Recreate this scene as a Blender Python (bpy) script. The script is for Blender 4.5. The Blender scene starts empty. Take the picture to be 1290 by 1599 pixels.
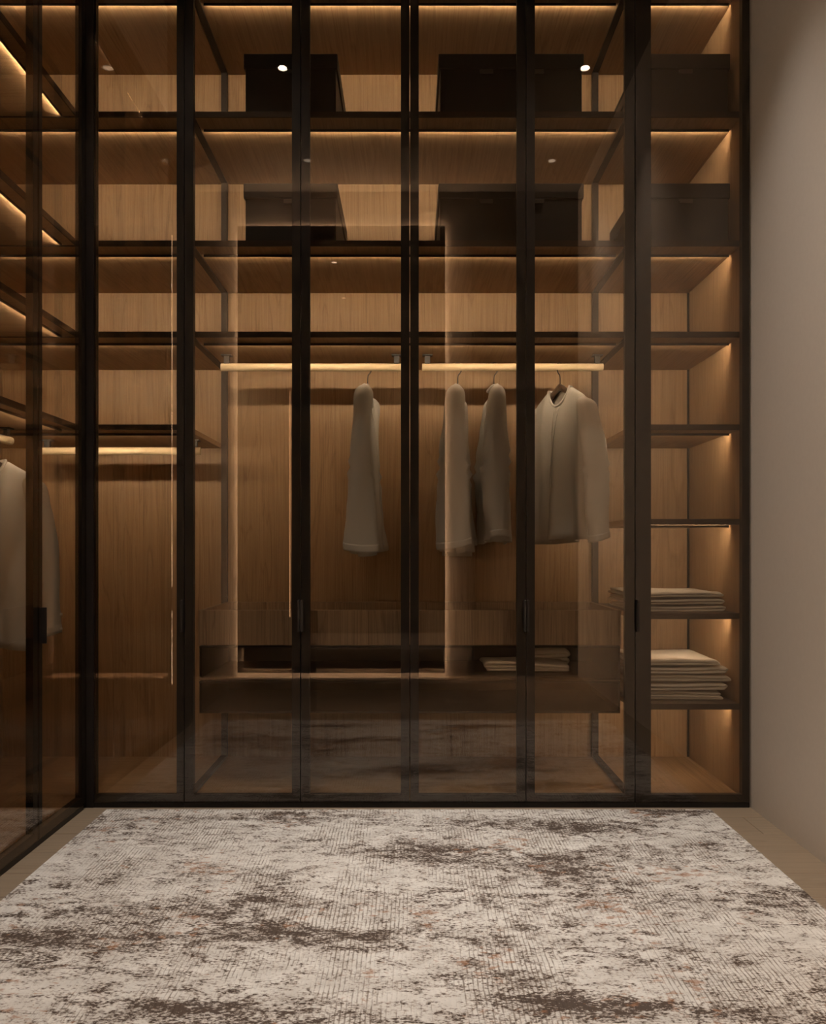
import bpy, bmesh, math, random
from mathutils import Vector, Matrix, noise as mnoise

S = bpy.context.scene
C = S.collection
PI = math.pi
F = 1326.0                      # focal length in pixels of the 1290 x 1599 frame
H = 1.03                        # eye height

# ------------------------------------------------------------------ camera
cam = bpy.data.cameras.new('camera')
cam.sensor_fit = 'VERTICAL'
cam.sensor_height = 36.0
cam.lens = 36.0 * F / 1599.0
cam.shift_x = 5.0 / 1599.0
cam.shift_y = 56.5 / 1599.0
cam.clip_start = 0.02
co = bpy.data.objects.new('camera', cam)
co.location = (0, 0, H)
co.rotation_euler = (PI / 2, 0, 0)
C.objects.link(co)
S.camera = co

# ------------------------------------------------------------------ world, exposure
w = bpy.data.worlds.new('world')
S.world = w
w.use_nodes = True
w.node_tree.nodes['Background'].inputs[0].default_value = (0.02, 0.017, 0.014, 1)
w.node_tree.nodes['Background'].inputs[1].default_value = 1.0
S.view_settings.view_transform = 'Standard'
S.view_settings.look = 'None'
S.view_settings.gamma = 1.0
S.view_settings.use_curve_mapping = False
S.view_settings.exposure = 0.0
S.cycles.max_bounces = 10
S.cycles.diffuse_bounces = 4
S.cycles.glossy_bounces = 5
S.cycles.transparent_max_bounces = 24
S.cycles.use_denoising = True
S.cycles.caustics_reflective = False
S.cycles.caustics_refractive = False
S.cycles.sample_clamp_indirect = 4.0

LED = 130.0            # wardrobe strips
HALO = 640.0           # light behind the mirror
DOWN_ADDED = 120.0         # added downlights close to the doors, unseen above the frame, to brighten the rug
ADDED_LINE = 16.0         # light line added on the pier, stands in for the mirror's reflected edge
DOWN_A = 125.0         # downlights nearer the doors (W)
DOWN_B = 95.0         # downlights further back (W)
WARM = (1.0, 0.81, 0.59)
SOFT = (1.0, 0.915, 0.83)

# ------------------------------------------------------------------ key dimensions
ZC = 3.9              # ceiling
YG = 3.367            # front of back doors
YS = 3.43             # shelf fronts
YL = 3.535            # LED line
YB = 4.067            # back panel
XG = -1.281           # front of left doors
XR = 1.355            # right wall
XL = -1.95            # inner face of left wardrobe back
XP = 0.9              # partitions
YREAR = -0.1
TOPZ = 3.297
LEVELS = [3.297, 2.772, 2.251, 1.883]
TH = 0.021

# ------------------------------------------------------------------ materials
def nt(name):
    m = bpy.data.materials.new(name)
    m.use_nodes = True
    t = m.node_tree
    t.nodes.clear()
    out = t.nodes.new('ShaderNodeOutputMaterial')
    return m, t, out

def N(t, kind, **kw):
    n = t.nodes.new(kind)
    for k, v in kw.items():
        if k.startswith('i_'):
            key = k[2:]
            n.inputs[int(key) if key.isdigit() else key].default_value = v
        else:
            setattr(n, k, v)
    return n

def L(t, a, b):
    t.links.new(a, b)

def ramp(t, src, stops, interp='LINEAR'):
    r = t.nodes.new('ShaderNodeValToRGB')
    r.color_ramp.interpolation = interp
    e = r.color_ramp.elements
    while len(e) < len(stops):
        e.new(0.5)
    for i, (p, c) in enumerate(stops):
        e[i].position = p
        e[i].color = (*c, 1) if len(c) == 3 else c
    L(t, src, r.inputs[0])
    return r

def math_(t, op, a, b=None, clamp=False):
    n = t.nodes.new('ShaderNodeMath')
    n.operation = op
    n.use_clamp = clamp
    for i, v in enumerate((a, b)):
        if v is None:
            continue
        if isinstance(v, (int, float)):
            n.inputs[i].default_value = v
        else:
            L(t, v, n.inputs[i])
    return n.outputs[0]

def mix(t, fac, a, b, blend='MIX'):
    n = t.nodes.new('ShaderNodeMix')
    n.data_type = 'RGBA'
    n.blend_type = blend
    for idx, v in ((0, fac), (6, a), (7, b)):
        if isinstance(v, (int, float)):
            n.inputs[idx].default_value = v
        elif isinstance(v, tuple):
            n.inputs[idx].default_value = (*v, 1)
        else:
            L(t, v, n.inputs[idx])
    return n.outputs[2]

def plain(name, col, rough=0.5, metal=0.0, spec=0.5, bump=0.0, bscale=200.0, var=0.0):
    m, t, out = nt(name)
    p = N(t, 'ShaderNodeBsdfPrincipled')
    p.inputs['Roughness'].default_value = rough
    p.inputs['Metallic'].default_value = metal
    p.inputs['Specular IOR Level'].default_value = spec
    tc = N(t, 'ShaderNodeTexCoord')
    nz = N(t, 'ShaderNodeTexNoise', i_Scale=bscale, i_Detail=3.0)
    L(t, tc.outputs['Object'], nz.inputs['Vector'])
    lo = tuple(c * (1 - var) for c in col)
    hi = tuple(min(1, c * (1 + var)) for c in col)
    r = ramp(t, nz.outputs[0], [(0.3, lo), (0.7, hi)])
    L(t, r.outputs[0], p.inputs['Base Color'])
    if bump:
        b = N(t, 'ShaderNodeBump', i_Strength=bump, i_Distance=0.002)
        L(t, nz.outputs[0], b.inputs['Height'])
        L(t, b.outputs[0], p.inputs['Normal'])
    L(t, p.outputs[0], out.inputs[0])
    return m

def wood(name, axis, dark, light, rough=0.45, fine=1.0):
    """oak veneer, grain along 'axis'"""
    m, t, out = nt(name)
    tc = N(t, 'ShaderNodeTexCoord')
    oi = N(t, 'ShaderNodeObjectInfo')
    off = N(t, 'ShaderNodeVectorMath', operation='MULTIPLY_ADD')
    cmb = N(t, 'ShaderNodeCombineXYZ')
    for i in range(3):
        L(t, oi.outputs['Random'], cmb.inputs[i])
    L(t, cmb.outputs[0], off.inputs[0])
    off.inputs[1].default_value = (17.0, 23.0, 31.0)
    L(t, tc.outputs['Object'], off.inputs[2])
    sc = [9.0, 9.0, 9.0]
    sc['XYZ'.index(axis)] = 0.55
    mp = N(t, 'ShaderNodeMapping')
    mp.inputs['Scale'].default_value = sc
    L(t, off.outputs[0], mp.inputs[0])
    big = N(t, 'ShaderNodeTexNoise', i_Scale=0.9, i_Detail=4.0, i_Distortion=0.8)
    L(t, mp.outputs[0], big.inputs['Vector'])
    sc2 = [170.0 * fine] * 3
    sc2['XYZ'.index(axis)] = 3.0
    mp2 = N(t, 'ShaderNodeMapping')
    mp2.inputs['Scale'].default_value = sc2
    L(t, off.outputs[0], mp2.inputs[0])
    fn = N(t, 'ShaderNodeTexNoise', i_Scale=1.0, i_Detail=3.0)
    L(t, mp2.outputs[0], fn.inputs['Vector'])
    # cathedral lines
    ring = math_(t, 'FRACT', math_(t, 'MULTIPLY', big.outputs[0], 9.0))
    ringr = ramp(t, ring, [(0.0, (0, 0, 0)), (0.12, (1, 1, 1)), (0.9, (0.75, 0.75, 0.75)), (1.0, (0, 0, 0))])
    f1 = math_(t, 'MULTIPLY', fn.outputs[0], 0.75)
    f2 = math_(t, 'MULTIPLY', ringr.outputs[0], 0.22)
    s = math_(t, 'ADD', math_(t, 'ADD', f1, f2), math_(t, 'MULTIPLY', big.outputs[0], 0.18))
    r = ramp(t, s, [(0.36, dark), (0.78, light)])
    p = N(t, 'ShaderNodeBsdfPrincipled', i_Roughness=rough)
    p.inputs['Specular IOR Level'].default_value = 0.35
    L(t, r.outputs[0], p.inputs['Base Color'])
    b = N(t, 'ShaderNodeBump', i_Strength=0.18, i_Distance=0.001)
    L(t, fn.outputs[0], b.inputs['Height'])
    L(t, b.outputs[0], p.inputs['Normal'])
    L(t, p.outputs[0], out.inputs[0])
    return m

def emit(name, col, strength):
    m, t, out = nt(name)
    e = N(t, 'ShaderNodeEmission')
    e.inputs[0].default_value = (*col, 1)
    e.inputs[1].default_value = strength
    L(t, e.outputs[0], out.inputs[0])
    return m

def tinted_glass(name, tint, ior=1.5, refl=(1, 1, 1)):
    """thin tinted pane: clear straight-through colour plus Fresnel reflection on each face"""
    m, t, out = nt(name)
    fr = N(t, 'ShaderNodeFresnel', i_IOR=ior)
    tr = N(t, 'ShaderNodeBsdfTransparent')
    tr.inputs[0].default_value = (*tint, 1)
    gl = N(t, 'ShaderNodeBsdfGlossy', i_Roughness=0.0)
    gl.inputs[0].default_value = (*refl, 1)
    # the Fresnel node inverts on back faces; use the outside index for both faces of the thin pane
    geo = N(t, 'ShaderNodeNewGeometry')
    iorv = N(t, 'ShaderNodeMix')
    iorv.data_type = 'FLOAT'
    L(t, geo.outputs['Backfacing'], iorv.inputs[0])
    iorv.inputs[2].default_value = ior
    iorv.inputs[3].default_value = 1.0 / ior
    L(t, iorv.outputs[0], fr.inputs['IOR'])
    mx = N(t, 'ShaderNodeMixShader')
    L(t, fr.outputs[0], mx.inputs[0])
    L(t, tr.outputs[0], mx.inputs[1])
    L(t, gl.outputs[0], mx.inputs[2])
    L(t, mx.outputs[0], out.inputs[0])
    return m

M = {}
OAK_D, OAK_L = (0.285, 0.173, 0.086), (0.42, 0.272, 0.148)
M['oak_v'] = wood('oak_upright', 'Z', OAK_D, OAK_L)
M['oak_y'] = wood('oak_depthwise', 'Y', OAK_D, OAK_L)
M['oak_x'] = wood('oak_lengthwise', 'X', OAK_D, OAK_L)
M['oak_tray'] = wood('oak_tray', 'Z', (0.20, 0.13, 0.075), (0.36, 0.25, 0.155))
M['rod'] = wood('pale_beech', 'X', (0.60, 0.46, 0.28), (0.78, 0.62, 0.40), fine=2.0)
M['rod_y'] = wood('pale_beech_depthwise', 'Y', (0.60, 0.46, 0.28), (0.78, 0.62, 0.40), fine=2.0)
M['floorboard'] = wood('floorboard', 'X', (0.21, 0.155, 0.105), (0.275, 0.21, 0.145), rough=0.5)
M['subfloor'] = plain('subfloor', (0.06, 0.045, 0.03), 0.8)
M['frame'] = plain('black_anodised', (0.010, 0.008, 0.007), 0.42, 0.3, 0.4, var=0.15)
M['bronze'] = plain('dark_bronze', (0.050, 0.033, 0.023), 0.45, 0.35, 0.4, var=0.1)
M['dark_brown'] = plain('dark_brown_metal', (0.020, 0.013, 0.009), 0.5, 0.0, 0.3, var=0.1)
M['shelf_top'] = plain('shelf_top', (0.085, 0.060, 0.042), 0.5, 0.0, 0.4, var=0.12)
M['box'] = plain('black_leatherette', (0.018, 0.016, 0.014), 0.55, 0, 0.4, bump=0.2, bscale=500, var=0.15)
M['box_pull'] = plain('dark_steel', (0.10, 0.09, 0.08), 0.35, 0.6)
M['plaster'] = plain('plaster', (0.60, 0.54, 0.475), 0.85, 0, 0.2, bump=0.06, bscale=60, var=0.015)
M['ceiling'] = plain('ceiling_paint', (0.10, 0.085, 0.07), 0.9, 0, 0.2, var=0.01)
M['rear_plaster'] = plain('taupe_plaster', (0.13, 0.105, 0.085), 0.85, 0, 0.2, var=0.02)
M['door_dark'] = wood('dark_stained_door', 'Z', (0.03, 0.02, 0.014), (0.055, 0.036, 0.024))
M['shirt'] = plain('white_cotton', (0.62, 0.59, 0.54), 0.85, 0, 0.2, bump=0.15, bscale=900, var=0.03)
M['towel'] = plain('cream_cotton', (0.78, 0.72, 0.63), 0.9, 0, 0.15, bump=0.35, bscale=700, var=0.05)
M['button'] = plain('pearl_button', (0.7, 0.66, 0.58), 0.3)
M['hanger'] = plain('dark_walnut', (0.09, 0.06, 0.04), 0.4, var=0.3, bscale=60)
M['steel'] = plain('dark_steel_wire', (0.045, 0.032, 0.022), 0.4, 0.4)
M['white_metal'] = plain('white_metal', (0.6, 0.58, 0.55), 0.4)
M['glass'] = tinted_glass('bronze_glass', (0.825, 0.795, 0.75), 1.68, (1.0, 0.87, 0.755))
M['smoke'] = tinted_glass('smoked_drawer_glass', (0.84, 0.79, 0.75), 1.5)
M['drawer'] = plain('smoked_drawer_panel', (0.022, 0.015, 0.012), 0.35, 0.0, 0.5)
M['led'] = emit('warm_led', WARM, LED)
M['added_drawer_fill'] = emit('added_drawer_fill', WARM, 18.0)  # glow of the added strip that brightens the drawer cloth
M['halo'] = emit('mirror_led', (1.0, 0.77, 0.55), HALO)
M['profile'] = emit('added_line_glow', (1.0, 0.72, 0.46), ADDED_LINE)  # glow of the added line on the pier, not a lamp of the room
M['lamp_on'] = emit('downlight_glow', (1.0, 0.93, 0.84), 30.0)
M['lamp_dim'] = emit('downlight_glow_deep', (1.0, 0.86, 0.70), 2.5)

def mirror_mat():
    m, t, out = nt('bronze_mirror')
    g = N(t, 'ShaderNodeBsdfGlossy', i_Roughness=0.01)
    g.inputs[0].default_value = (0.30, 0.25, 0.21, 1)
    L(t, g.outputs[0], out.inputs[0])
    return m
M['mirror'] = mirror_mat()

def rug_mat():
    m, t, out = nt('distressed_rug')
    tc = N(t, 'ShaderNodeTexCoord')
    geo = tc.outputs['Object']

    def noise(scale, detail=4.0, sx=1.0, sy=1.0, rough=0.55, dist=0.0, off=(0, 0, 0)):
        mp = N(t, 'ShaderNodeMapping')
        mp.inputs['Scale'].default_value = (sx, sy, 1)
        mp.inputs['Location'].default_value = off
        L(t, geo, mp.inputs[0])
        n = N(t, 'ShaderNodeTexNoise', i_Scale=scale, i_Detail=detail, i_Roughness=rough, i_Distortion=dist)
        L(t, mp.outputs[0], n.inputs['Vector'])
        return n
    # warped coordinates for the worn patches
    wv = noise(5.0, 4.0)
    wadd = N(t, 'ShaderNodeVectorMath', operation='MULTIPLY_ADD')
    sub = N(t, 'ShaderNodeVectorMath', operation='SUBTRACT')
    L(t, wv.outputs['Color'], sub.inputs[0])
    sub.inputs[1].default_value = (0.5, 0.5, 0.5)
    L(t, sub.outputs[0], wadd.inputs[0])
    wadd.inputs[1].default_value = (0.45, 0.22, 0)
    L(t, geo, wadd.inputs[2])

    def blob(px, py, rx, ry, amp):
        yy = H * F / (py - 856.0)
        xx = (px - 640.0) * yy / F
        mp = N(t, 'ShaderNodeMapping', vector_type='POINT')
        mp.inputs['Scale'].default_value = (1 / rx, 1 / ry, 0)
        mp.inputs['Location'].default_value = (-(xx - RUG_C[0]) / rx, -(yy - RUG_C[1]) / ry, 0)
        L(t, wadd.outputs[0], mp.inputs[0])
        g = N(t, 'ShaderNodeTexGradient', gradient_type='SPHERICAL')
        L(t, mp.outputs[0], g.inputs[0])
        return math_(t, 'MULTIPLY', g.outputs[0], amp)
    blobs = [(885, 1365, .30, .20, .75), (760, 1290, .42, .12, .3), (930, 1300, .38, .11, .55), (400, 1415, .30, .12, .62),
             (300, 1465, .55, .12, .5), (500, 1470, .34, .10, .5), (900, 1585, .28, .07, .8), (170, 1425, .30, .10, .42),
             (1110, 1325, .36, .09, .55), (60, 1480, .35, .14, .5), (300, 1590, .40, .10, .6), (620, 1335, .32, .14, .48),
             (350, 1282, .45, .08, .45), (700, 1330, .30, .14, .2), (1000, 1500, .35, .10, .3), (1200, 1590, .35, .07, .5),
             (530, 1590, .25, .06, .35), (1230, 1400, .2, .08, .5), (860, 1455, .30, .06, .35),
             (480, 1280, .4, .08, .4), (1050, 1275, .35, .06, .45)]
    acc = None
    for b in blobs:
        v = blob(*b)
        acc = v if acc is None else math_(t, 'ADD', acc, v)
    base_patch = noise(2.6, 5.0, 0.9, 2.2, off=(3.1, 0.7, 0))
    pr = ramp(t, base_patch.outputs[0], [(0.44, (0, 0, 0)), (0.70, (0.55, 0.55, 0.55))])
    patch = math_(t, 'ADD', acc, math_(t, 'MULTIPLY', pr.outputs[0], 0.8))
    patch = math_(t, 'MINIMUM', patch, 1.0)
    # fine eroded flecks, wider than they are deep
    fleck = noise(1.0, 3.5, 90.0, 150.0, 0.62, 0.4)
    mid = noise(1.0, 5.0, 15.0, 30.0, 0.66, 0.6, off=(5, 2, 0))
    fsum = math_(t, 'ADD', math_(t, 'MULTIPLY', fleck.outputs[0], 0.62), math_(t, 'MULTIPLY', mid.outputs[0], 0.60))
    thr = math_(t, 'ADD', fsum, math_(t, 'MULTIPLY', patch, 0.20))
    dark = ramp(t, thr, [(0.695, (0, 0, 0)), (0.75, (1, 1, 1))])
    brown = ramp(t, thr, [(0.612, (0, 0, 0)), (0.70, (1, 1, 1))])
    # ribs woven along the depth of the rug
    sep = N(t, 'ShaderNodeSeparateXYZ')
    L(t, geo, sep.inputs[0])
    wob = noise(1.0, 2.0, 3.0, 9.0, off=(1, 8, 0))
    xw = math_(t, 'ADD', sep.outputs[0], math_(t, 'MULTIPLY', wob.outputs[0], 0.010))
    rib = math_(t, 'SINE', math_(t, 'MULTIPLY', xw, 2 * PI / 0.0112))
    rib01 = math_(t, 'ADD', math_(t, 'MULTIPLY', rib, 0.5), 0.5)
    brk = noise(1.0, 3.0, 80.0, 22.0, 0.62, off=(9, 4, 0))
    zone = noise(3.2, 3.0, 1.4, 0.8, off=(0.4, 5, 0))
    zr = ramp(t, zone.outputs[0], [(0.36, (0.45, 0.45, 0.45)), (0.58, (1, 1, 1))])
    rv = math_(t, 'MULTIPLY', math_(t, 'MULTIPLY', rib01, brk.outputs[0]), zr.outputs[0])
    ribd = ramp(t, rv, [(0.31, (0, 0, 0)), (0.52, (1, 1, 1))])
    # colour
    tone = noise(9.0, 5.0, 1, 1.6)
    cream = ramp(t, tone.outputs[0], [(0.3, (0.56, 0.525, 0.485)), (0.7, (0.74, 0.705, 0.66))])
    c1 = mix(t, math_(t, 'MULTIPLY', ribd.outputs[0], 0.72), cream.outputs[0], (0.13, 0.10, 0.075))
    c2 = mix(t, math_(t, 'MULTIPLY', brown.outputs[0], 0.62), c1, (0.21, 0.155, 0.12))
    c3 = mix(t, math_(t, 'MULTIPLY', dark.outputs[0], 0.9), c2, (0.055, 0.036, 0.027))
    rust_n = noise(1.0, 3.0, 26.0, 40.0, 0.6, off=(2, 13, 0))
    rust_z = noise(4.0, 2.0, off=(7, 1, 0))
    rz = math_(t, 'ADD', math_(t, 'MULTIPLY', rust_n.outputs[0], 0.6), math_(t, 'MULTIPLY', rust_z.outputs[0], 0.5))
    rr = ramp(t, rz, [(0.645, (0, 0, 0)), (0.70, (1, 1, 1))])
    c4 = mix(t, math_(t, 'MULTIPLY', rr.outputs[0], 0.6), c3, (0.34, 0.165, 0.085))
    p = N(t, 'ShaderNodeBsdfPrincipled', i_Roughness=0.95)
    p.inputs['Specular IOR Level'].default_value = 0.1
    L(t, c4, p.inputs['Base Color'])
    hgt = math_(t, 'SUBTRACT', math_(t, 'ADD', math_(t, 'MULTIPLY', rib01, 0.35), fleck.outputs[0]), dark.outputs[0])
    b = N(t, 'ShaderNodeBump', i_Strength=0.5, i_Distance=0.004)
    L(t, hgt, b.inputs['Height'])
    L(t, b.outputs[0], p.inputs['Normal'])
    L(t, p.outputs[0], out.inputs[0])
    return m

# ------------------------------------------------------------------ mesh helpers
WLOC = {}          # world location of every root / part, for parenting without operators

def abox(bm, x0, x1, y0, y1, z0, z1, bev=0.0, mi=0):
    if x0 > x1: x0, x1 = x1, x0
    if y0 > y1: y0, y1 = y1, y0
    if z0 > z1: z0, z1 = z1, z0
    v = [bm.verts.new(p) for p in ((x0, y0, z0), (x1, y0, z0), (x1, y1, z0), (x0, y1, z0),
                                   (x0, y0, z1), (x1, y0, z1), (x1, y1, z1), (x0, y1, z1))]
    fs = [bm.faces.new([v[i] for i in q]) for q in ((0, 3, 2, 1), (4, 5, 6, 7), (0, 1, 5, 4), (1, 2, 6, 5), (2, 3, 7, 6), (3, 0, 4, 7))]
    for f in fs:
        f.material_index = mi
    if bev:
        es = set(e for f in fs for e in f.edges)
        bmesh.ops.bevel(bm, geom=list(es), offset=bev, segments=2, affect='EDGES', profile=0.5)
    return fs

def atube(bm, pts, r, seg=12, caps=True):
    """tube along a polyline; r a number or a list"""
    pts = [Vector(p) for p in pts]
    rows = []
    n = len(pts)
    ref = None
    for i, p in enumerate(pts):
        d = (pts[min(i + 1, n - 1)] - pts[max(i - 1, 0)]).normalized()
        if ref is None:
            ref = Vector((0, 0, 1)) if abs(d.z) < 0.9 else Vector((0, 1, 0))
        a = d.cross(ref).normalized()
        b = a.cross(d).normalized()
        ref = b
        rr = r[i] if isinstance(r, (list, tuple)) else r
        rows.append([bm.verts.new(p + (a * math.cos(2 * PI * k / seg) + b * math.sin(2 * PI * k / seg)) * rr) for k in range(seg)])
    for i in range(n - 1):
        for k in range(seg):
            f = bm.faces.new((rows[i][k], rows[i][(k + 1) % seg], rows[i + 1][(k + 1) % seg], rows[i + 1][k]))
            f.smooth = True
    if caps:
        bm.faces.new(rows[0])
        bm.faces.new(list(reversed(rows[-1])))

def link(o, parent):
    C.objects.link(o)
    if parent is not None:
        o.parent = parent

def obj(name, bm, mats, parent=None, origin=None, smooth=False):
    """one mesh object; bm in world (or root-local) coordinates, its origin moved to the middle of its base"""
    bmesh.ops.recalc_face_normals(bm, faces=bm.faces[:])
    xs = [v.co.x for v in bm.verts]; ys = [v.co.y for v in bm.verts]; zs = [v.co.z for v in bm.verts]
    c = Vector(origin) if origin else Vector(((min(xs) + max(xs)) / 2, (min(ys) + max(ys)) / 2, (min(zs) + max(zs)) / 2))
    for v in bm.verts:
        v.co -= c
    me = bpy.data.meshes.new(name)
    bm.to_mesh(me)
    bm.free()
    for m in (mats if isinstance(mats, (list, tuple)) else [mats]):
        me.materials.append(M[m])
    if smooth:
        for p in me.polygons:
            p.use_smooth = True
    o = bpy.data.objects.new(name, me)
    link(o, parent)
    base = WLOC[parent.name] if parent is not None else Vector((0, 0, 0))
    o.location = c - base
    WLOC[o.name] = c.copy()
    return o

def boxo(name, x0, x1, y0, y1, z0, z1, mat, parent=None, bev=0.0):
    bm = bmesh.new()
    abox(bm, x0, x1, y0, y1, z0, z1, bev)
    return obj(name, bm, mat, parent)

def tag(o, label, cat, group=None):
    o['label'] = label
    o['category'] = cat
    if group:
        o['group'] = group
    return o

def root(name, label, cat, loc=(0, 0, 0), group=None, local=False):
    o = bpy.data.objects.new(name, None)
    o.empty_display_size = 0.1
    C.objects.link(o)
    o.location = loc
    WLOC[o.name] = Vector((0, 0, 0)) if local else Vector(loc)
    tag(o, label, cat, group)
    return o

def structure(o):
    o['kind'] = 'structure'
    return o

def copy_thing(r, loc, rotz, label):
    c = r.copy()
    C.objects.link(c)
    c.location = loc
    c.rotation_euler = (0, 0, rotz)
    c['label'] = label
    for ch in list(r.children):
        d = ch.copy()
        C.objects.link(d)
        d.parent = c
        for g in list(ch.children):
            e = g.copy()
            C.objects.link(e)
            e.parent = d
    return c

# ------------------------------------------------------------------ the room
bm = bmesh.new(); abox(bm, -2.5, 1.6, YREAR - 0.15, 4.2, -0.12, -0.016)
floor = structure(obj('floor', bm, 'subfloor', None, (0, 0, 0)))
PW, PL = 0.186, 1.35
bm = bmesh.new(); abox(bm, -PL / 2 + .0008, PL / 2 - .0008, -PW / 2 + .0008, PW / 2 - .0008, -0.016, 0.0, 0.0008)
bmesh.ops.recalc_face_normals(bm, faces=bm.faces[:])
pm = bpy.data.meshes.new('plank'); bm.to_mesh(pm); bm.free(); pm.materials.append(M['floorboard'])
rng = random.Random(4)
row = 0
y = YREAR + PW / 2
while y < 3.50:
    sh = (-0.55, 0.2, -0.15, 0.5)[row % 4]
    for k in range(-4, 4):
        x = k * PL + sh + 0.4
        if x + PL / 2 < -2.42 or x - PL / 2 > 1.40:
            continue
        o = bpy.data.objects.new('plank', pm)
        link(o, floor)
        o.location = (x, y, 0)
    y += PW
    row += 1

bm = bmesh.new(); abox(bm, -2.5, 1.6, YREAR - 0.15, 4.2, ZC, ZC + 0.12)
structure(obj('ceiling', bm, 'ceiling'))
bm = bmesh.new(); abox(bm, XR, XR + 0.12, YREAR, 4.2, 0, ZC)
structure(obj('wall_right', bm, 'plaster'))
# left wall: pier that ends the left wardrobe, then the room widens
bm = bmesh.new()
abox(bm, -2.1, XG, 1.72, 2.215, 0, ZC)
abox(bm, -2.42, -2.3, YREAR, 1.84, 0, ZC)
abox(bm, -2.3, -2.1, 1.72, 1.84, 0, ZC)
structure(obj('wall_left', bm, 'rear_plaster'))
# rear wall behind the viewer, with a dark door at its right end
bm = bmesh.new()
abox(bm, -2.42, 0.50, YREAR - 0.12, YREAR, 0, ZC)
abox(bm, 0.50, XR, YREAR - 0.12, YREAR, 3.45, ZC)
structure(obj('wall_rear', bm, 'rear_plaster'))
d1 = structure(boxo('door_1', 0.52, XR - 0.02, YREAR - 0.06, YREAR - 0.02, 0.005, 3.44, 'door_dark', None, 0.002))
bm = bmesh.new(); atube(bm, [(0.60, YREAR + 0.03, 0.95), (0.60, YREAR + 0.03, 1.15)], 0.009)
abox(bm, 0.592, 0.608, YREAR - 0.021, YREAR + 0.03, 0.97, 0.986); abox(bm, 0.592, 0.608, YREAR - 0.021, YREAR + 0.03, 1.114, 1.13)
obj('handle', bm, 'frame', d1)
# wall behind the wardrobes and the bulkhead over them
bm = bmesh.new()
abox(bm, -2.1, XR, 4.088, 4.2, 0, ZC)
structure(obj('wall_back', bm, 'plaster'))
bm = bmesh.new()
abox(bm, XG - 0.0, XR, YG + 0.01, 4.088, 3.335, ZC)
abox(bm, -2.1, XG - 0.01, 2.215, 4.088, 3.335, ZC)
structure(obj('trim_1', bm, 'plaster'))

# ------------------------------------------------------------------ downlights
def downlight(x, y, mat, watt, label, spot, blend, tilt=0.0):
    r = root('downlight', label, 'downlight', (x, y, ZC), 'recessed ceiling downlights')
    bm = bmesh.new()
    n = 24
    ri, ro = 0.026, 0.034
    rings = []
    for rad, z in ((ro, ZC + 0.0), (ro, ZC - 0.004), (ri, ZC - 0.004), (ri, ZC - 0.0005)):
        rings.append([bm.verts.new((x + rad * math.cos(2 * PI * k / n), y + rad * math.sin(2 * PI * k / n), z)) for k in range(n)])
    for a, b in zip(rings[:-1], rings[1:]):
        for k in range(n):
            bm.faces.new((a[k], a[(k + 1) % n], b[(k + 1) % n], b[k]))
    obj('bezel', bm, 'white_metal', r)
    bm = bmesh.new()
    ring = [[bm.verts.new((x + ri * math.cos(2 * PI * k / n), y + ri * math.sin(2 * PI * k / n), z)) for k in range(n)] for z in (ZC - 0.0005, ZC - 0.003)]
    bm.faces.new(ring[0]); bm.faces.new(list(reversed(ring[1])))
    for k in range(n):
        bm.faces.new((ring[0][k], ring[0][(k + 1) % n], ring[1][(k + 1) % n], ring[1][k]))
    obj('diffuser', bm, mat, r)
    ld = bpy.data.lights.new('downlight_lamp', 'SPOT')
    ld.energy = watt
    ld.color = SOFT
    ld.spot_size = spot
    ld.spot_blend = blend
    ld.shadow_soft_size = 0.03
    lo = bpy.data.objects.new('downlight_lamp', ld)
    link(lo, r)
    lo.location = (0, 0, -0.03)
    lo.rotation_euler = (math.radians(tilt), 0, 0)      # gimbal lamps lean towards the doors
downlight(-0.760, 1.667, 'lamp_on', DOWN_A, 'lit recessed downlight above the rug, on the left side of the room', 1.0, 0.9, 14)
downlight(1.047, 1.667, 'lamp_on', DOWN_A, 'lit recessed downlight above the rug, beside the plain plaster wall', 1.0, 1.0, 14)
downlight(-0.759, 2.88, 'lamp_on', DOWN_ADDED, 'added unseen downlight nearest the wardrobe doors, brightening the rug on the left side', 1.2, 1.0)  # this pair is added out of view to light the rug
downlight(0.76, 2.88, 'lamp_on', DOWN_ADDED, 'added unseen downlight nearest the wardrobe doors, brightening the rug by the plaster wall', 1.1, 1.0)
downlight(-0.758, 0.454, 'lamp_dim', DOWN_B, 'dim recessed downlight far from the wardrobe on the pier side', 1.2, 1.0, 20)
downlight(1.051, 0.454, 'lamp_dim', DOWN_B, 'dim recessed downlight far from the wardrobe on the plaster wall side', 1.2, 1.0, 20)

# ------------------------------------------------------------------ backlit mirror on the rear wall, added light line on the pier
mx0, mx1, mz0, mz1 = -1.38, 0.283, 0.03, 3.61
r = root('wall_mirror', 'tall bronze mirror with a glowing warm backlight on the rear wall', 'mirror', ((mx0 + mx1) / 2, YREAR, mz0))
yb = YREAR + 0.036
boxo('mirror_glass', mx0, mx1, yb, yb + 0.006, mz0, mz1, 'mirror', r, 0.001)
boxo('backing_board', mx0 + 0.004, mx1 - 0.004, yb - 0.008, yb - 0.0002, mz0 + 0.004, mz1 - 0.004, 'frame', r)
i = 0.006
boxo('led_strip', mx0 + i, mx0 + i + 0.012, YREAR + 0.008, YREAR + 0.022, mz0 + i, mz1 - i, 'halo', r)
boxo('led_strip', mx1 - i - 0.012, mx1 - i, YREAR + 0.008, YREAR + 0.022, mz0 + i, mz1 - i, 'halo', r)
boxo('led_strip', mx0 + i + .013, mx1 - i - .013, YREAR + 0.008, YREAR + 0.022, mz1 - i - 0.012, mz1 - i, 'halo', r)
boxo('led_strip', mx0 + i + .013, mx1 - i - .013, YREAR + 0.008, YREAR + 0.022, mz0 + i, mz0 + i + 0.012, 'halo', r)
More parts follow.
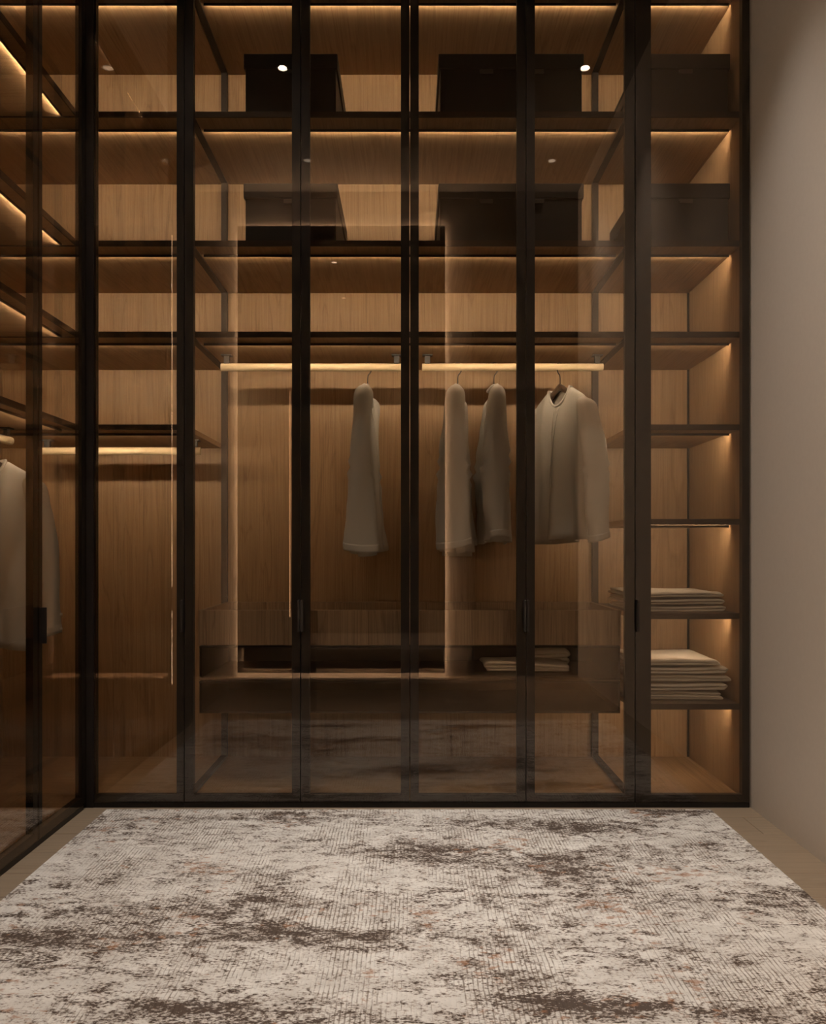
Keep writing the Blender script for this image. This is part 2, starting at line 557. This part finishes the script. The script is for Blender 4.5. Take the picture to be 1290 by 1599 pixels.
for bx in (mx0 + 0.3, mx1 - 0.3):
    for bz in (0.4, 3.2):
        boxo('standoff', bx - .03, bx + .03, YREAR, yb - 0.0085, bz - .03, bz + .03, 'frame', r)

r = root('added_light_line', 'added vertical light line on the pier, stands in for the mirror edge reflection', 'light', (XG, 2.2, 0.297))  # added so the glass shows a line like the mirror edge reflected twice
boxo('housing', XG, XG + 0.008, 2.196, 2.212, 0.297, 2.71, 'frame', r)
bm = bmesh.new(); abox(bm, XG, XG + 0.007, 2.188, 2.1955, 0.30, 2.707)
obj('diffuser', bm, 'profile', r)

# ------------------------------------------------------------------ wardrobe builders
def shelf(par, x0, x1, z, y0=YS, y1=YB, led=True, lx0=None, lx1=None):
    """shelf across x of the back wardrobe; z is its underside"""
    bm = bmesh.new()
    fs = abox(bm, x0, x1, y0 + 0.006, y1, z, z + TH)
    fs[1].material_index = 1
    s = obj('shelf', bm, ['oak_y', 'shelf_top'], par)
    boxo('edge_trim', x0, x1, y0, y0 + 0.0058, z - 0.001, z + TH + 0.001, 'bronze', s)
    if led:
        a = x0 + 0.012 if lx0 is None else lx0
        b = x1 - 0.012 if lx1 is None else lx1
        boxo('led_profile', a, b, YL - 0.004, YL - 0.0005, z - 0.010, z - 0.0002, 'bronze', s)
        boxo('led_strip', a + 0.012, b - 0.012, YL - 0.0003, YL + 0.0006, z - 0.0085, z - 0.0003, 'led', s)
    return s

def shelf_left(par, z):
    bm = bmesh.new()
    x1 = XG - 0.063
    fs = abox(bm, XL, x1 - 0.006, 2.256, 3.424, z, z + TH)
    fs[1].material_index = 1
    s = obj('shelf', bm, ['oak_x', 'shelf_top'], par)
    boxo('edge_trim', x1 - 0.0058, x1, 2.256, 3.424, z - 0.001, z + TH + 0.001, 'bronze', s)
    xl = -1.40
    boxo('led_profile', xl + 0.0005, xl + 0.004, 2.27, 3.408, z - 0.010, z - 0.0002, 'bronze', s)
    boxo('led_strip', xl - 0.0006, xl + 0.0003, 2.27, 3.408, z - 0.0085, z - 0.0003, 'led', s)
    return s

DZ0, DZ1 = 0.022, 3.325

def door_back(par, px0, px1, sl=0.034, sr=0.034, handle=()):
    """framed glass door across x: a full pane over a black frame. handle: 'l' and / or 'r'"""
    x0, x1 = px0 + 0.0015, px1 - 0.0015
    yf0, yf1 = YG + 0.0054, YG + 0.031      # bonded to the back of the pane
    bm = bmesh.new()
    abox(bm, x0, x0 + sl, yf0, yf1, DZ0, DZ1)
    abox(bm, x1 - sr, x1, yf0, yf1, DZ0, DZ1)
    abox(bm, x0 + sl, x1 - sr, yf0, yf1, DZ0, DZ0 + 0.030)
    abox(bm, x0 + sl, x1 - sr, yf0, yf1, DZ1 - 0.030, DZ1)
    d = obj('door', bm, 'frame', par)
    boxo('glass_pane', x0, x1, YG, YG + 0.006, DZ0, DZ1, 'glass', d)
    for h in handle:
        hx = x0 + 0.0 if h == 'l' else x1 - 0.009
        boxo('handle', hx, hx + 0.009, YG - 0.024, YG - 0.0005, 0.70, 0.825, 'frame', d, 0.001)
    return d

def door_left(par, y0, y1, handle=True):
    y0 += 0.0015; y1 -= 0.0015
    xf0, xf1 = XG - 0.031, XG - 0.0054
    bm = bmesh.new()
    sw = 0.034
    abox(bm, xf0, xf1, y0, y0 + sw, DZ0, DZ1)
    abox(bm, xf0, xf1, y1 - sw, y1, DZ0, DZ1)
    abox(bm, xf0, xf1, y0 + sw, y1 - sw, DZ0, DZ0 + 0.03)
    abox(bm, xf0, xf1, y0 + sw, y1 - sw, DZ1 - 0.03, DZ1)
    d = obj('door', bm, 'frame', par)
    boxo('glass_pane', XG - 0.006, XG, y0, y1, DZ0, DZ1, 'glass', d)
    if handle:
        boxo('handle', XG + 0.0005, XG + 0.022, y0, y0 + 0.009, 0.70, 0.825, 'frame', d, 0.001)
    return d

def rod_x(par, x0, x1, y, z, zs, b0, b1, mat='rod'):
    bm = bmesh.new(); atube(bm, [(x0, y, z), (x1, y, z)], 0.0165, 20)
    ro = obj('hanging_rod', bm, mat, par)
    for bx in (b0, b1):
        bm = bmesh.new()
        abox(bm, bx - 0.022, bx + 0.022, y - 0.02, y + 0.02, zs - 0.006, zs - 0.0003)
        abox(bm, bx - 0.012, bx + 0.012, y - 0.008, y + 0.008, z + 0.0167, zs - 0.006)
        obj('rod_bracket', bm, 'frame', ro)

def post(par, x0, x1, y0, y1, z0=0.033, z1=3.31, mat='dark_brown'):
    return boxo('post', x0, x1, y0, y1, z0, z1, mat, par)

# ------------------------------------------------------------------ centre wardrobe
G = [-0.8945, -0.433, 0.0, 0.461, 0.8945]
r = root('wardrobe', 'wide middle wardrobe with four smoked glass doors, hanging rods and a floating drawer block', 'wardrobe', (0, 3.7, 0))
centre = r
boxo('plinth', G[0], G[-1], YG + 0.004, YG + 0.03, 0.0, 0.020, 'frame', r)
boxo('floor_board', G[0], G[-1], YG + 0.034, YB, 0.004, 0.031, 'oak_x', r)
for a, b in ((-0.8945, 0.0), (0.0, 0.8945)):
    boxo('back_panel', a + .0006, b - .0006, YB, YB + 0.018, 0.004, 3.33, 'oak_v', r)
boxo('top_board', G[0], G[-1], YG + 0.034, YB, 3.3195, 3.333, 'bronze', r)
for sx in (-1, 1):
    xa = sx * XP
    x0, x1 = min(xa - sx * 0.03, xa - sx * 0.003), max(xa - sx * 0.03, xa - sx * 0.003)
    post(r, x0, x1, YB - 0.03, YB - 0.001)
    post(r, x0, x1, YG + 0.033, YG + 0.06)
    boxo('floor_rail', x0, x1, YG + 0.061, YB - 0.031, 0.0315, 0.046, 'dark_brown', r)
    for z in LEVELS:
        boxo('rail', x0, x1, YS + 0.0, YB - 0.031, z - 0.006, z + TH, 'dark_brown', r)
for z in LEVELS:
    shelf(r, -XP + 0.0305, XP - 0.0305, z)
ROD_Y, ROD_Z = 3.75, 1.829
rod_x(r, -0.833, -0.035, ROD_Y, ROD_Z, LEVELS[3], -0.808, -0.058)
rod_x(r, 0.054, 0.853, ROD_Y, ROD_Z, LEVELS[3], 0.078, 0.828)
door_back(r, G[0], G[1], handle='r')
door_back(r, G[1], G[2], handle='l')
door_back(r, G[2], G[3], handle='r')
door_back(r, G[3], G[4], sr=0.038, handle='l')
# open wooden tray over two tiers of smoked drawers
tx = XP - 0.032
bm = bmesh.new()
ty0, ty1 = 3.485, YB - 0.032
abox(bm, -tx, tx, ty0, ty0 + 0.018, 0.632, 0.775)
abox(bm, -tx, -tx + 0.016, ty0 + 0.018, ty1, 0.632, 0.775)
abox(bm, tx - 0.016, tx, ty0 + 0.018, ty1, 0.632, 0.775)
abox(bm, -tx + 0.016, tx - 0.016, ty1 - 0.016, ty1, 0.632, 0.775)
abox(bm, -tx + 0.016, tx - 0.016, ty0 + 0.018, ty1 - 0.016, 0.632, 0.648)
tray = obj('tray', bm, 'oak_tray', r)
boxo('led_profile', -tx + 0.02, tx - 0.02, 3.5045, 3.5075, 0.6225, 0.6315, 'bronze', tray)
boxo('led_strip', -tx + 0.03, tx - 0.03, 3.5078, 3.5088, 0.6240, 0.6312, 'added_drawer_fill', tray)  # added strip, hidden under the tray, so the cloth below shows
for z0, z1 in ((0.487, 0.627), (0.350, 0.482)):
    for a, b in ((-0.867, -0.002), (0.002, 0.867)):
        bm = bmesh.new()
        y0, y1 = 3.497, 4.03
        abox(bm, a, b, y0 + 0.007, y1, z0, z0 + 0.008)
        abox(bm, a, a + 0.008, y0 + 0.007, y1, z0 + 0.008, z1)
        abox(bm, b - 0.008, b, y0 + 0.007, y1, z0 + 0.008, z1)
        abox(bm, a + 0.008, b - 0.008, y1 - 0.008, y1, z0 + 0.008, z1 - 0.02)
        dr = obj('drawer', bm, 'drawer', r)
        boxo('glass_front', a, b, y0, y0 + 0.006, z0, z1 - 0.008, 'smoke', dr)
        boxo('edge_trim', a, b, y0 - 0.002, y0 + 0.0065, z1 - 0.0075, z1, 'frame', dr)

# ------------------------------------------------------------------ right wardrobe column
r = root('wardrobe', 'narrow shelved wardrobe column with one glass door against the plaster wall', 'wardrobe', (1.12, 3.7, 0))
x0, x1 = 0.8955, 1.3345
boxo('plinth', x0, 1.349, YG + 0.004, YG + 0.03, 0.0, 0.020, 'frame', r)
boxo('floor_board', x0, x1, YG + 0.034, YB, 0.004, 0.031, 'oak_y', r)
boxo('back_panel', x0, x1, YB, YB + 0.018, 0.004, 3.33, 'oak_v', r)
boxo('side_panel', 1.337, 1.352, YG + 0.061, YB + 0.018, 0.004, 3.33, 'oak_v', r)
boxo('corner_bead', 1.3275, 1.3365, YB - 0.008, YB - 0.0005, 0.033, 3.31, 'frame', r)
post(r, 1.330, 1.352, YG + 0.033, YG + 0.06)
boxo('top_board', x0, 1.352, YG + 0.034, YB, 3.3195, 3.333, 'bronze', r)
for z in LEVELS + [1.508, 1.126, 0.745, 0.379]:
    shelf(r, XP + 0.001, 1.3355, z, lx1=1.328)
door_back(r, 0.8945, 1.350, sl=0.062, sr=0.028, handle='l')

# ------------------------------------------------------------------ corner wardrobe (behind the left run)
r = root('wardrobe', 'dark corner wardrobe bay with one narrow glass door beside the left wardrobe run', 'wardrobe', (-1.4, 3.7, 0))
x0, x1 = XL, -0.8955
boxo('plinth', XG + 0.001, x1, YG + 0.004, YG + 0.03, 0.0, 0.020, 'frame', r)
boxo('floor_board', x0, x1, YS, YB, 0.004, 0.031, 'oak_x', r)
boxo('back_panel', x0, -1.42, YB, YB + 0.018, 0.004, 3.33, 'oak_v', r)
boxo('back_panel', -1.419, x1, YB, YB + 0.018, 0.004, 3.33, 'oak_v', r)
boxo('side_panel', XL - 0.018, XL - 0.0005, YS, YB + 0.018, 0.004, 3.33, 'oak_v', r)
boxo('top_board', x0, x1, YS, YB, 3.3195, 3.333, 'bronze', r)
boxo('corner_post', XG - 0.032, XG + 0.026, YG + 0.0005, YG + 0.04, 0.0, 3.33, 'frame', r)
for z in LEVELS + [1.508]:
    shelf(r, XL, -XP - 0.002, z, lx0=-1.72)
rod_x(r, -1.665, -0.924, ROD_Y, 1.459, 1.508, -1.60, -0.95)
door_back(r, XG + 0.0275, -0.8945, sl=0.006, sr=0.030, handle='r')

# ------------------------------------------------------------------ left wardrobe run
r = root('wardrobe', 'left hand wardrobe run of glass doors with one white shirt inside', 'wardrobe', (-1.6, 2.8, 0))
boxo('plinth', XG - 0.03, XG - 0.004, 2.236, 3.345, 0.0, 0.020, 'frame', r)
boxo('floor_board', XL, XG - 0.034, 2.236, YS - 0.001, 0.004, 0.031, 'oak_y', r)
boxo('back_panel', XL - 0.018, XL - 0.0005, 2.236, YS - 0.001, 0.004, 3.33, 'oak_v', r)
boxo('end_panel', XL, XG - 0.034, 2.236, 2.254, 0.033, 3.31, 'oak_v', r)
boxo('top_board', XL, XG - 0.034, 2.236, YS - 0.001, 3.3195, 3.333, 'bronze', r)
for z in LEVELS + [1.508]:
    shelf_left(r, z)
LROD_X = -1.60
bm = bmesh.new(); atube(bm, [(LROD_X, 2.30, 1.459), (LROD_X, 3.40, 1.459)], 0.0165, 20)
ro = obj('hanging_rod', bm, 'rod_y', r)
for by in (2.34, 3.37):
    bm = bmesh.new()
    abox(bm, LROD_X - 0.02, LROD_X + 0.02, by - 0.022, by + 0.022, 1.502, 1.5077)
    abox(bm, LROD_X - 0.008, LROD_X + 0.008, by - 0.012, by + 0.012, 1.4757, 1.502)
    obj('rod_bracket', bm, 'frame', ro)
door_left(r, 2.936, 3.364)
door_left(r, 2.527, 2.936)
door_left(r, 2.236, 2.527)

# ------------------------------------------------------------------ rug
RX0, RX1, RY0, RY1 = -1.185, 1.175, 1.70, 3.315
RUG_C = ((RX0 + RX1) / 2, (RY0 + RY1) / 2)
M['rug'] = rug_mat()
bm = bmesh.new()
abox(bm, RX0, RX1, RY0, RY1, 0.0005, 0.012, 0.004)
rug = obj('rug', bm, 'rug', None, (RUG_C[0], RUG_C[1], 0.0005))
tag(rug, 'large cream rug with worn dark brown patches lying on the wooden floor', 'rug')

# ------------------------------------------------------------------ storage boxes
def storage_box(x0, x1, z, h, handles, label, y0=3.50, y1=4.045):
    r = root('storage_box', label, 'box', ((x0 + x1) / 2, (y0 + y1) / 2, z), 'black lidded storage boxes')
    lid_h = 0.062
    g = 0.007
    bm = bmesh.new()
    abox(bm, x0 + g, x1 - g, y0 + g, y1 - g, z + 0.0005, z + h - lid_h + 0.01, 0.003)
    obj('body', bm, 'box', r)
    bm = bmesh.new()
    abox(bm, x0, x1, y0, y1, z + h - lid_h, z + h, 0.004)
    # hollow underside lip: inset the bottom face
    obj('lid', bm, 'box', r)
    for hx in handles:
        bm = bmesh.new()
        zz = z + h - lid_h - 0.024
        abox(bm, hx - 0.027, hx + 0.027, y0 + g - 0.016, y0 + g - 0.012, zz, zz + 0.017, 0.001)
        abox(bm, hx - 0.027, hx + 0.027, y0 + g - 0.012, y0 + g - 0.0005, zz + 0.013, zz + 0.017)
        obj('pull', bm, 'box_pull', r)
for lvl, hgt, word in ((LEVELS[1] + TH, 0.275, 'upper'), (LEVELS[2] + TH, 0.262, 'lower')):
    storage_box(-0.686, -0.298, lvl + 0.001, hgt, [-0.492], f'small black lidded box on the {word} box shelf, left of the wide one')
    storage_box(0.118, 0.718, lvl + 0.001, hgt, [0.316, 0.524], f'wide black lidded box with two pulls on the {word} box shelf')
    storage_box(0.952, 1.322, lvl + 0.001, hgt, [1.137], f'black lidded box on the {word} box shelf of the narrow column by the wall')

# ------------------------------------------------------------------ shirts and hangers
SLOPE = [0.30]     # shoulder slope of the shirt being built

def top_z(x, front):
    ax = abs(x)
    z = -max(0.0, ax - 0.062) * SLOPE[0] - max(0.0, ax - 0.165) * 0.45
    if ax < 0.078:
        k = 1 - (ax / 0.078) ** 2
        z -= (0.085 if front else 0.018) * k ** 0.7
    return z

def torso_pt(s, t, front, Lh, T, seed, fold=1.0):
    wid = 0.205 - 0.022 * (1 - t) + 0.010 * (1 - t) ** 2
    x = s * wid
    zt = top_z(x, front)
    z = -Lh + (zt + Lh) * t + 0.012 * (1 - t) * math.sin(s * 2.2 + seed)
    prof = max(0.0, 1 - abs(s) ** 2.6) ** 0.5
    ht = (1 - t ** 5) ** 0.5 if t < 1 else 0.0
    y = T * (0.55 + 0.6 * (1 - t)) * prof * ht + 0.008 * prof
    amp = fold * 0.021 * (1 - t) ** 0.8 * min(1.0, prof * 1.6)
    ph = seed + (0.0 if front else 2.1)
    y += amp * (math.sin(s * 6.3 + ph) * 0.6 + math.sin(s * 11.0 + ph * 1.7 + t * 1.5) * 0.4)
    y += 0.006 * mnoise.noise(Vector((s * 4 + seed, t * 7, 1.0 if front else 5.0))) * ht
    return Vector((x, -y if front else y, z))

def build_shirt(name, label, Lh, T, seed, loc, rotz, scale=1.0, buttons=False, slv=0.0, prof=(.052, .062, .060, .052), swing=0.0, out=0.036, fold=1.0, cap=-0.046, slope=0.30):
    SLOPE[0] = slope
    r = root(name, label, 'shirt', loc, 'white shirts on hangers', local=True)
    ns, ntt = 44, 30
    bm = bmesh.new()
    rows = []
    for j in range(ntt + 1):
        t = j / ntt
        t = 1 - (1 - t) ** 1.25
        row = []
        for i in range(ns + 1):
            s = -math.cos(PI * i / ns)
            row.append(bm.verts.new(torso_pt(s, t, True, Lh, T, seed, fold)))
        for i in range(ns - 1, 0, -1):
            s = -math.cos(PI * i / ns)
            row.append(bm.verts.new(torso_pt(s, t, False, Lh, T, seed, fold)))
        rows.append(row)
    n = len(rows[0])
    for j in range(ntt):
        for k in range(n):
            bm.faces.new((rows[j][k], rows[j][(k + 1) % n], rows[j + 1][(k + 1) % n], rows[j + 1][k]))
    top = rows[-1]
    wid = 0.205
    for i in range(ns):
        s0, s1 = -math.cos(PI * i / ns), -math.cos(PI * (i + 1) / ns)
        if min(abs(s0), abs(s1)) * wid < 0.074:
            continue
        a, b = top[i], top[i + 1]
        c = top[(n - (i + 1)) % n]
        d = top[(n - i) % n]
        vs = []
        for v in (a, b, c, d):
            if v not in vs:
                vs.append(v)
        if len(vs) >= 3:
            try:
                bm.faces.new(vs)
            except ValueError:
                pass
    body = obj('body', bm, 'shirt', r, (0, 0, 0), True)
    sol = body.modifiers.new('cloth', 'SOLIDIFY'); sol.thickness = 0.003; sol.offset = -1
    # sleeves
    for sx in (-1, 1):
        bm = bmesh.new()
        seg, nr = 22, 30
        Ls = Lh * 0.92 - 0.075 + slv
        rings = []

        def ry_at(u):
            q = min(max(u, 0.0), 0.9999) * (len(prof) - 1)
            k = int(q)
            f = q - k
            f = f * f * (3 - 2 * f)
            return prof[k] * (1 - f) + prof[k + 1] * f
        for j in range(nr + 1):
            u = (j / nr) ** 1.4
            grow = (1 - (1 - min(1.0, u / 0.06)) ** 2.4) ** 0.5 if u > 0 else 0.12
            ry = ry_at(u) * max(0.12, grow)
            rx = (0.044 - 0.010 * u) * max(0.12, grow)
            cx = sx * (0.176 + 0.028 * math.sin(min(1, u * 2.2) * PI / 2) + out * u)
            cz = cap - (Ls + 0.052 + cap) * u - 0.03 * min(1, u * 8)
            cy = swing * u * u + 0.012 * math.sin(u * PI)
            ring = []
            for k in range(seg):
                a = 2 * PI * k / seg
                wr = 1 + 0.10 * math.sin(3 * a + u * 9 + seed + sx) * u + 0.07 * mnoise.noise(Vector((math.cos(a) * 1.3, math.sin(a) * 1.3 + seed, u * 8 + sx)))
                el = 1 + 0.16 * math.exp(-((u - 0.52) / 0.10) ** 2) * math.sin(u * 70 + a * 1.0)
                ring.append(bm.verts.new((cx + rx * wr * math.cos(a), cy + ry * wr * el * math.sin(a),
                                          cz + 0.012 * math.sin(a + seed) * u - 0.006 * sx * math.cos(a) * (1 - u))))
            rings.append(ring)
        for j in range(nr):
            for k in range(seg):
                bm.faces.new((rings[j][k], rings[j][(k + 1) % seg], rings[j + 1][(k + 1) % seg], rings[j + 1][k]))
        bm.faces.new(rings[0])
        sl = obj('sleeve', bm, 'shirt', r, (sx * 0.19, 0, -0.06), True)
        sol = sl.modifiers.new('cloth', 'SOLIDIFY'); sol.thickness = 0.003; sol.offset = -1
        # cuff: a slightly wider band round the sleeve end
        bm = bmesh.new()
        cr = []
        for j in range(5):
            u = 0.955 + 0.049 * j / 4
            base = rings[nr]
            ring = []
            for k in range(seg):
                a = 2 * PI * k / seg
                rx = (0.044 - 0.010 * u) + 0.0015
                ry = ry_at(u) + 0.0015
                wr = 1 + 0.10 * math.sin(3 * a + u * 9 + seed + sx) * u + 0.07 * mnoise.noise(Vector((math.cos(a) * 1.3, math.sin(a) * 1.3 + seed, u * 8 + sx)))
                cx = sx * (0.204 + out * u)
                cz = -0.052 - Ls * u - 0.03
                ring.append(bm.verts.new((cx + rx * wr * math.cos(a), swing * u * u + 0.012 * math.sin(u * PI) + ry * wr * math.sin(a), cz + 0.012 * math.sin(a + seed) * u)))
            cr.append(ring)
        for j in range(4):
            for k in range(seg):
                bm.faces.new((cr[j][k], cr[j][(k + 1) % seg], cr[j + 1][(k + 1) % seg], cr[j + 1][k]))
        cf = obj('cuff', bm, 'shirt', sl, None, True)
        sol = cf.modifiers.new('cloth', 'SOLIDIFY'); sol.thickness = 0.003; sol.offset = -1
        if buttons and sx == 1:
            for q in (0.02, 0.075):
                bm = bmesh.new()
                bx = sx * (0.204 + out) + 0.034 + 0.004
                bz = -0.052 - Ls * 1.0 - 0.03 + q
                atube(bm, [(bx - 0.003, 0.0, bz), (bx + 0.004, 0.0, bz)], 0.0055, 10)
                obj('button', bm, 'button', cf)
    # neck binding and front placket
    bm = bmesh.new()
    pts = []
    m = 16
    for i in range(m + 1):
        x = -0.078 + 0.156 * i / m
        p = torso_pt(x / 0.205, 1.0, True, Lh, T, seed, fold); pts.append(p + Vector((0, -0.012 * (1 - (x / .078) ** 2), 0.002)))
    for i in range(m - 1, 0, -1):
        x = -0.078 + 0.156 * i / m
        p = torso_pt(x / 0.205, 1.0, False, Lh, T, seed, fold); pts.append(p + Vector((0, 0.02 * (1 - (x / .078) ** 2), 0.002)))
    pts.append(pts[0])
    atube(bm, pts, 0.0055, 8, False)
    obj('neckband', bm, 'shirt', r, None, True)
    bm = bmesh.new()
    pr = []
    for j in range(25):
        t = 0.02 + 0.97 * j / 24
        pr.append([bm.verts.new(torso_pt(s, t, True, Lh, T, seed, fold) + Vector((0, -0.003, 0))) for s in (-0.075, -0.03, 0.03, 0.075)])
    for j in range(24):
        for k in range(3):
            bm.faces.new((pr[j][k], pr[j][k + 1], pr[j + 1][k + 1], pr[j + 1][k]))
    pl = obj('placket', bm, 'shirt', r, None, True)
    sol = pl.modifiers.new('cloth', 'SOLIDIFY'); sol.thickness = 0.002; sol.offset = 1
    r.rotation_euler = (0, 0, rotz)
    r.scale = (scale, scale, scale)
    return r

def build_hanger(label, loc, rotz):
    """origin on the rod axis; arms along local x"""
    r = root('clothes_hanger', label, 'hanger', loc, 'clothes hangers on the rods', local=True)
    pts = []
    R = 0.0195
    for k in range(13):
        a = math.radians(-35 + k * (235 / 12))
        pts.append((0, R * math.cos(a), R * math.sin(a)))
    pts = pts[::-1]
    pts = pts[::-1]
    # over the rod, then down the shank
    pts += [(0, -0.012, -0.024), (0, -0.002, -0.036), (0, 0, -0.05), (0, 0, -0.075)]
    bm = bmesh.new(); atube(bm, pts, 0.0026, 8)
    obj('hook', bm, 'steel', r, None, True)
    bm = bmesh.new()
    arm = []
    for k in range(21):
        s = -1 + 2 * k / 20
        x = s * 0.19
        arm.append((x, 0.0, -0.080 - 0.100 * (s * s + 0.004) ** 0.42))
    prev = None
    for k, p in enumerate(arm):
        hgt = 0.032 - 0.020 * abs(-1 + 2 * k / 20) ** 0.7
        q = [bm.verts.new((p[0], p[1] + dy, p[2] + dz)) for dy, dz in ((-0.006, -hgt / 2), (0.006, -hgt / 2), (0.007, 0), (0.006, hgt / 2), (-0.006, hgt / 2), (-0.007, 0))]
        if prev:
            for i in range(6):
                bm.faces.new((prev[i], prev[(i + 1) % 6], q[(i + 1) % 6], q[i]))
        else:
            bm.faces.new(q)
        prev = q
    bm.faces.new(list(reversed(prev)))
    obj('shoulder_bar', bm, 'hanger', r, None, True)
    r.rotation_euler = (0, 0, rotz)
    return r

def hang(x, y, zrod, rot, hl, **kw):
    build_hanger(hl, (x, y, zrod), rot)
    build_shirt('shirt', loc=(x, y, zrod - 0.090), rotz=rot, **kw)

hang(-0.186, ROD_Y, ROD_Z, math.radians(88), 'dark wooden hanger holding the lone shirt on the first rod',
     label='white shirt hanging alone edge-on from the first middle rod', Lh=0.735, T=0.040, seed=1.3, cap=-0.020, slv=0.03, prof=(.042, .037, .044, .054, .064, .073))
hang(0.212, ROD_Y, ROD_Z, math.radians(84), 'dark wooden hanger holding the longer edge-on shirt of the second rod',
     label='long white shirt edge-on, first on the second middle rod', Lh=0.735, T=0.044, seed=2.7, cap=-0.020, slv=0.02, prof=(.040, .044, .058, .066, .069, .071))
hang(0.372, ROD_Y, ROD_Z, math.radians(89), 'dark wooden hanger holding the shirt between two others',
     label='white shirt turned edge-on between two other shirts on the second rod', Lh=0.68, T=0.042, seed=4.4, cap=-0.020, slv=0.035, prof=(.034, .044, .056, .060, .054, .042))
hang(0.664, ROD_Y, ROD_Z, math.radians(-64), 'dark wooden hanger with a visible curved top, nearest the wall',
     label='white collarless shirt turned to show its front and open neckline', Lh=0.68, T=0.052, seed=6.2, slv=0.04, out=0.062, fold=1.7, slope=0.55, cap=-0.068, prof=(.046, .060, .058, .046))
hang(LROD_X, 3.20, 1.459, math.radians(4), 'dark wooden hanger on the rod of the left wardrobe run',
     label='white shirt with cuff buttons facing out in the left wardrobe run', Lh=0.715, T=0.060, seed=8.1, fold=1.3, slope=0.58, cap=-0.070, buttons=True)

# ------------------------------------------------------------------ folded cloths
def folded(label, x0, x1, y0, y1, z, layers, th, seed, group, rot=0.0, mat='towel', droop=0.0):
    rg = random.Random(seed)
    gap = th * 0.26
    pitch = th + gap
    path = []
    xc, hw = (x0 + x1) / 2, (x1 - x0) / 2
    for k in range(layers):
        zz = th / 2 + k * pitch
        jl, jr = rg.uniform(-.010, .006), rg.uniform(-.006, .010)
        a, b = -hw + pitch / 2 + jl, hw - pitch / 2 + jr
        xs = [a + (b - a) * i / 12 for i in range(13)]
        if k % 2:
            xs = xs[::-1]
        for xx in xs:
            path.append([xx, zz])
        if k < layers - 1:
            sgn = 1 if k % 2 == 0 else -1
            ex = xs[-1]
            for q in range(1, 6):
                an = -PI / 2 + PI * q / 6
                path.append([ex + sgn * pitch / 2 * math.cos(an) * 1.25, zz + pitch / 2 + pitch / 2 * math.sin(an)])
    P = [Vector((p[0], p[1])) for p in path]
    up, dn = [], []
    for i, p in enumerate(P):
        d = (P[min(i + 1, len(P) - 1)] - P[max(i - 1, 0)])
        d = d.normalized() if d.length > 1e-6 else Vector((1, 0))
        nrm = Vector((-d.y, d.x))
        up.append(p + nrm * th / 2 * 0.94)
        dn.append(p - nrm * th / 2 * 0.94)
    ny = 12
    bm = bmesh.new()
    U, D = [], []
    total = layers * pitch
    for j in range(ny + 1):
        f = j / ny
        yy = y0 + (y1 - y0) * f
        ru, rd = [], []
        for src, dst in ((up, ru), (dn, rd)):
            for p in src:
                hz = max(0.0, p.y) / total
                wob = 0.0035 * math.sin(p.x * 14 + seed + f * 3) * hz + 0.003 * mnoise.noise(Vector((p.x * 9 + seed, f * 5, hz * 3))) * hz
                edge = -0.25 * th * hz * (1.0 if j in (0, ny) else 0.0)
                dst.append(bm.verts.new((xc + p.x + 0.003 * math.sin(f * 4 + hz * 5 + seed), yy + 0.004 * math.sin(hz * 9 + seed) + 0.004 * math.sin(p.x * 11 + seed), max(0.0002, p.y + wob + edge - droop * max(0, p.x / hw) * hz) + z)))
        U.append(ru); D.append(rd)
    n = len(P)
    for j in range(ny):
        for i in range(n - 1):
            bm.faces.new((U[j][i], U[j][i + 1], U[j + 1][i + 1], U[j + 1][i]))
            bm.faces.new((D[j][i], D[j + 1][i], D[j + 1][i + 1], D[j][i + 1]))
        bm.faces.new((U[j][0], U[j + 1][0], D[j + 1][0], D[j][0]))
        bm.faces.new((U[j][-1], D[j][-1], D[j + 1][-1], U[j + 1][-1]))
    for i in range(n - 1):
        bm.faces.new((U[0][i], D[0][i], D[0][i + 1], U[0][i + 1]))
        bm.faces.new((U[ny][i], U[ny][i + 1], D[ny][i + 1], D[ny][i]))
    o = obj('folded_towel', bm, mat, None, (xc, (y0 + y1) / 2, z), True)
    o.rotation_euler = (0, 0, rot)
    tag(o, label, 'towel', group)
    return z + total

g = 'folded towels in the narrow column'
z = 0.745 + TH + 0.0015
for q, (lab, dx) in enumerate((('bottom cream towel of the flat pile on the upper towel shelf', 0.0),
                               ('middle cream towel of the flat pile on the upper towel shelf', -0.008),
                               ('top cream towel of the flat pile on the upper towel shelf', -0.012))):
    z = folded(lab, 0.925 + dx * .3, 1.305 + dx, 3.53, 3.94, z, 2, 0.0095, 11 + q, g) + 0.0055
z = 0.379 + TH + 0.0015
for q, (lab, x1, ly, th) in enumerate((('lowest cream towel of the thick pile on the lower towel shelf', 1.285, 3, 0.0095),
                                       ('second lowest cream towel of the thick pile, its fold curled at the right', 1.300, 2, 0.0115),
                                       ('cream towel jutting furthest right in the thick pile on the lower shelf', 1.318, 2, 0.0115),
                                       ('second cream towel from the top of the thick pile', 1.312, 2, 0.0105),
                                       ('top cream towel of the thick pile on the lower towel shelf', 1.275, 2, 0.0105))):
    z = folded(lab, 0.925, x1, 3.515, 3.90, z, ly, th, 21 + q * 3, g) + 0.0055
# cloths inside the upper drawer
zf = 0.4955 + 0.0005
folded('white folded cloth lying in the upper smoked glass drawer', 0.335, 0.69, 3.68, 3.88, zf, 3, 0.0115, 41, 'cloths in the drawer', droop=0.016)
folded('dim beige folded cloth behind the white one in the drawer', 0.56, 0.72, 3.90, 4.01, zf, 4, 0.014, 43, 'cloths in the drawer')
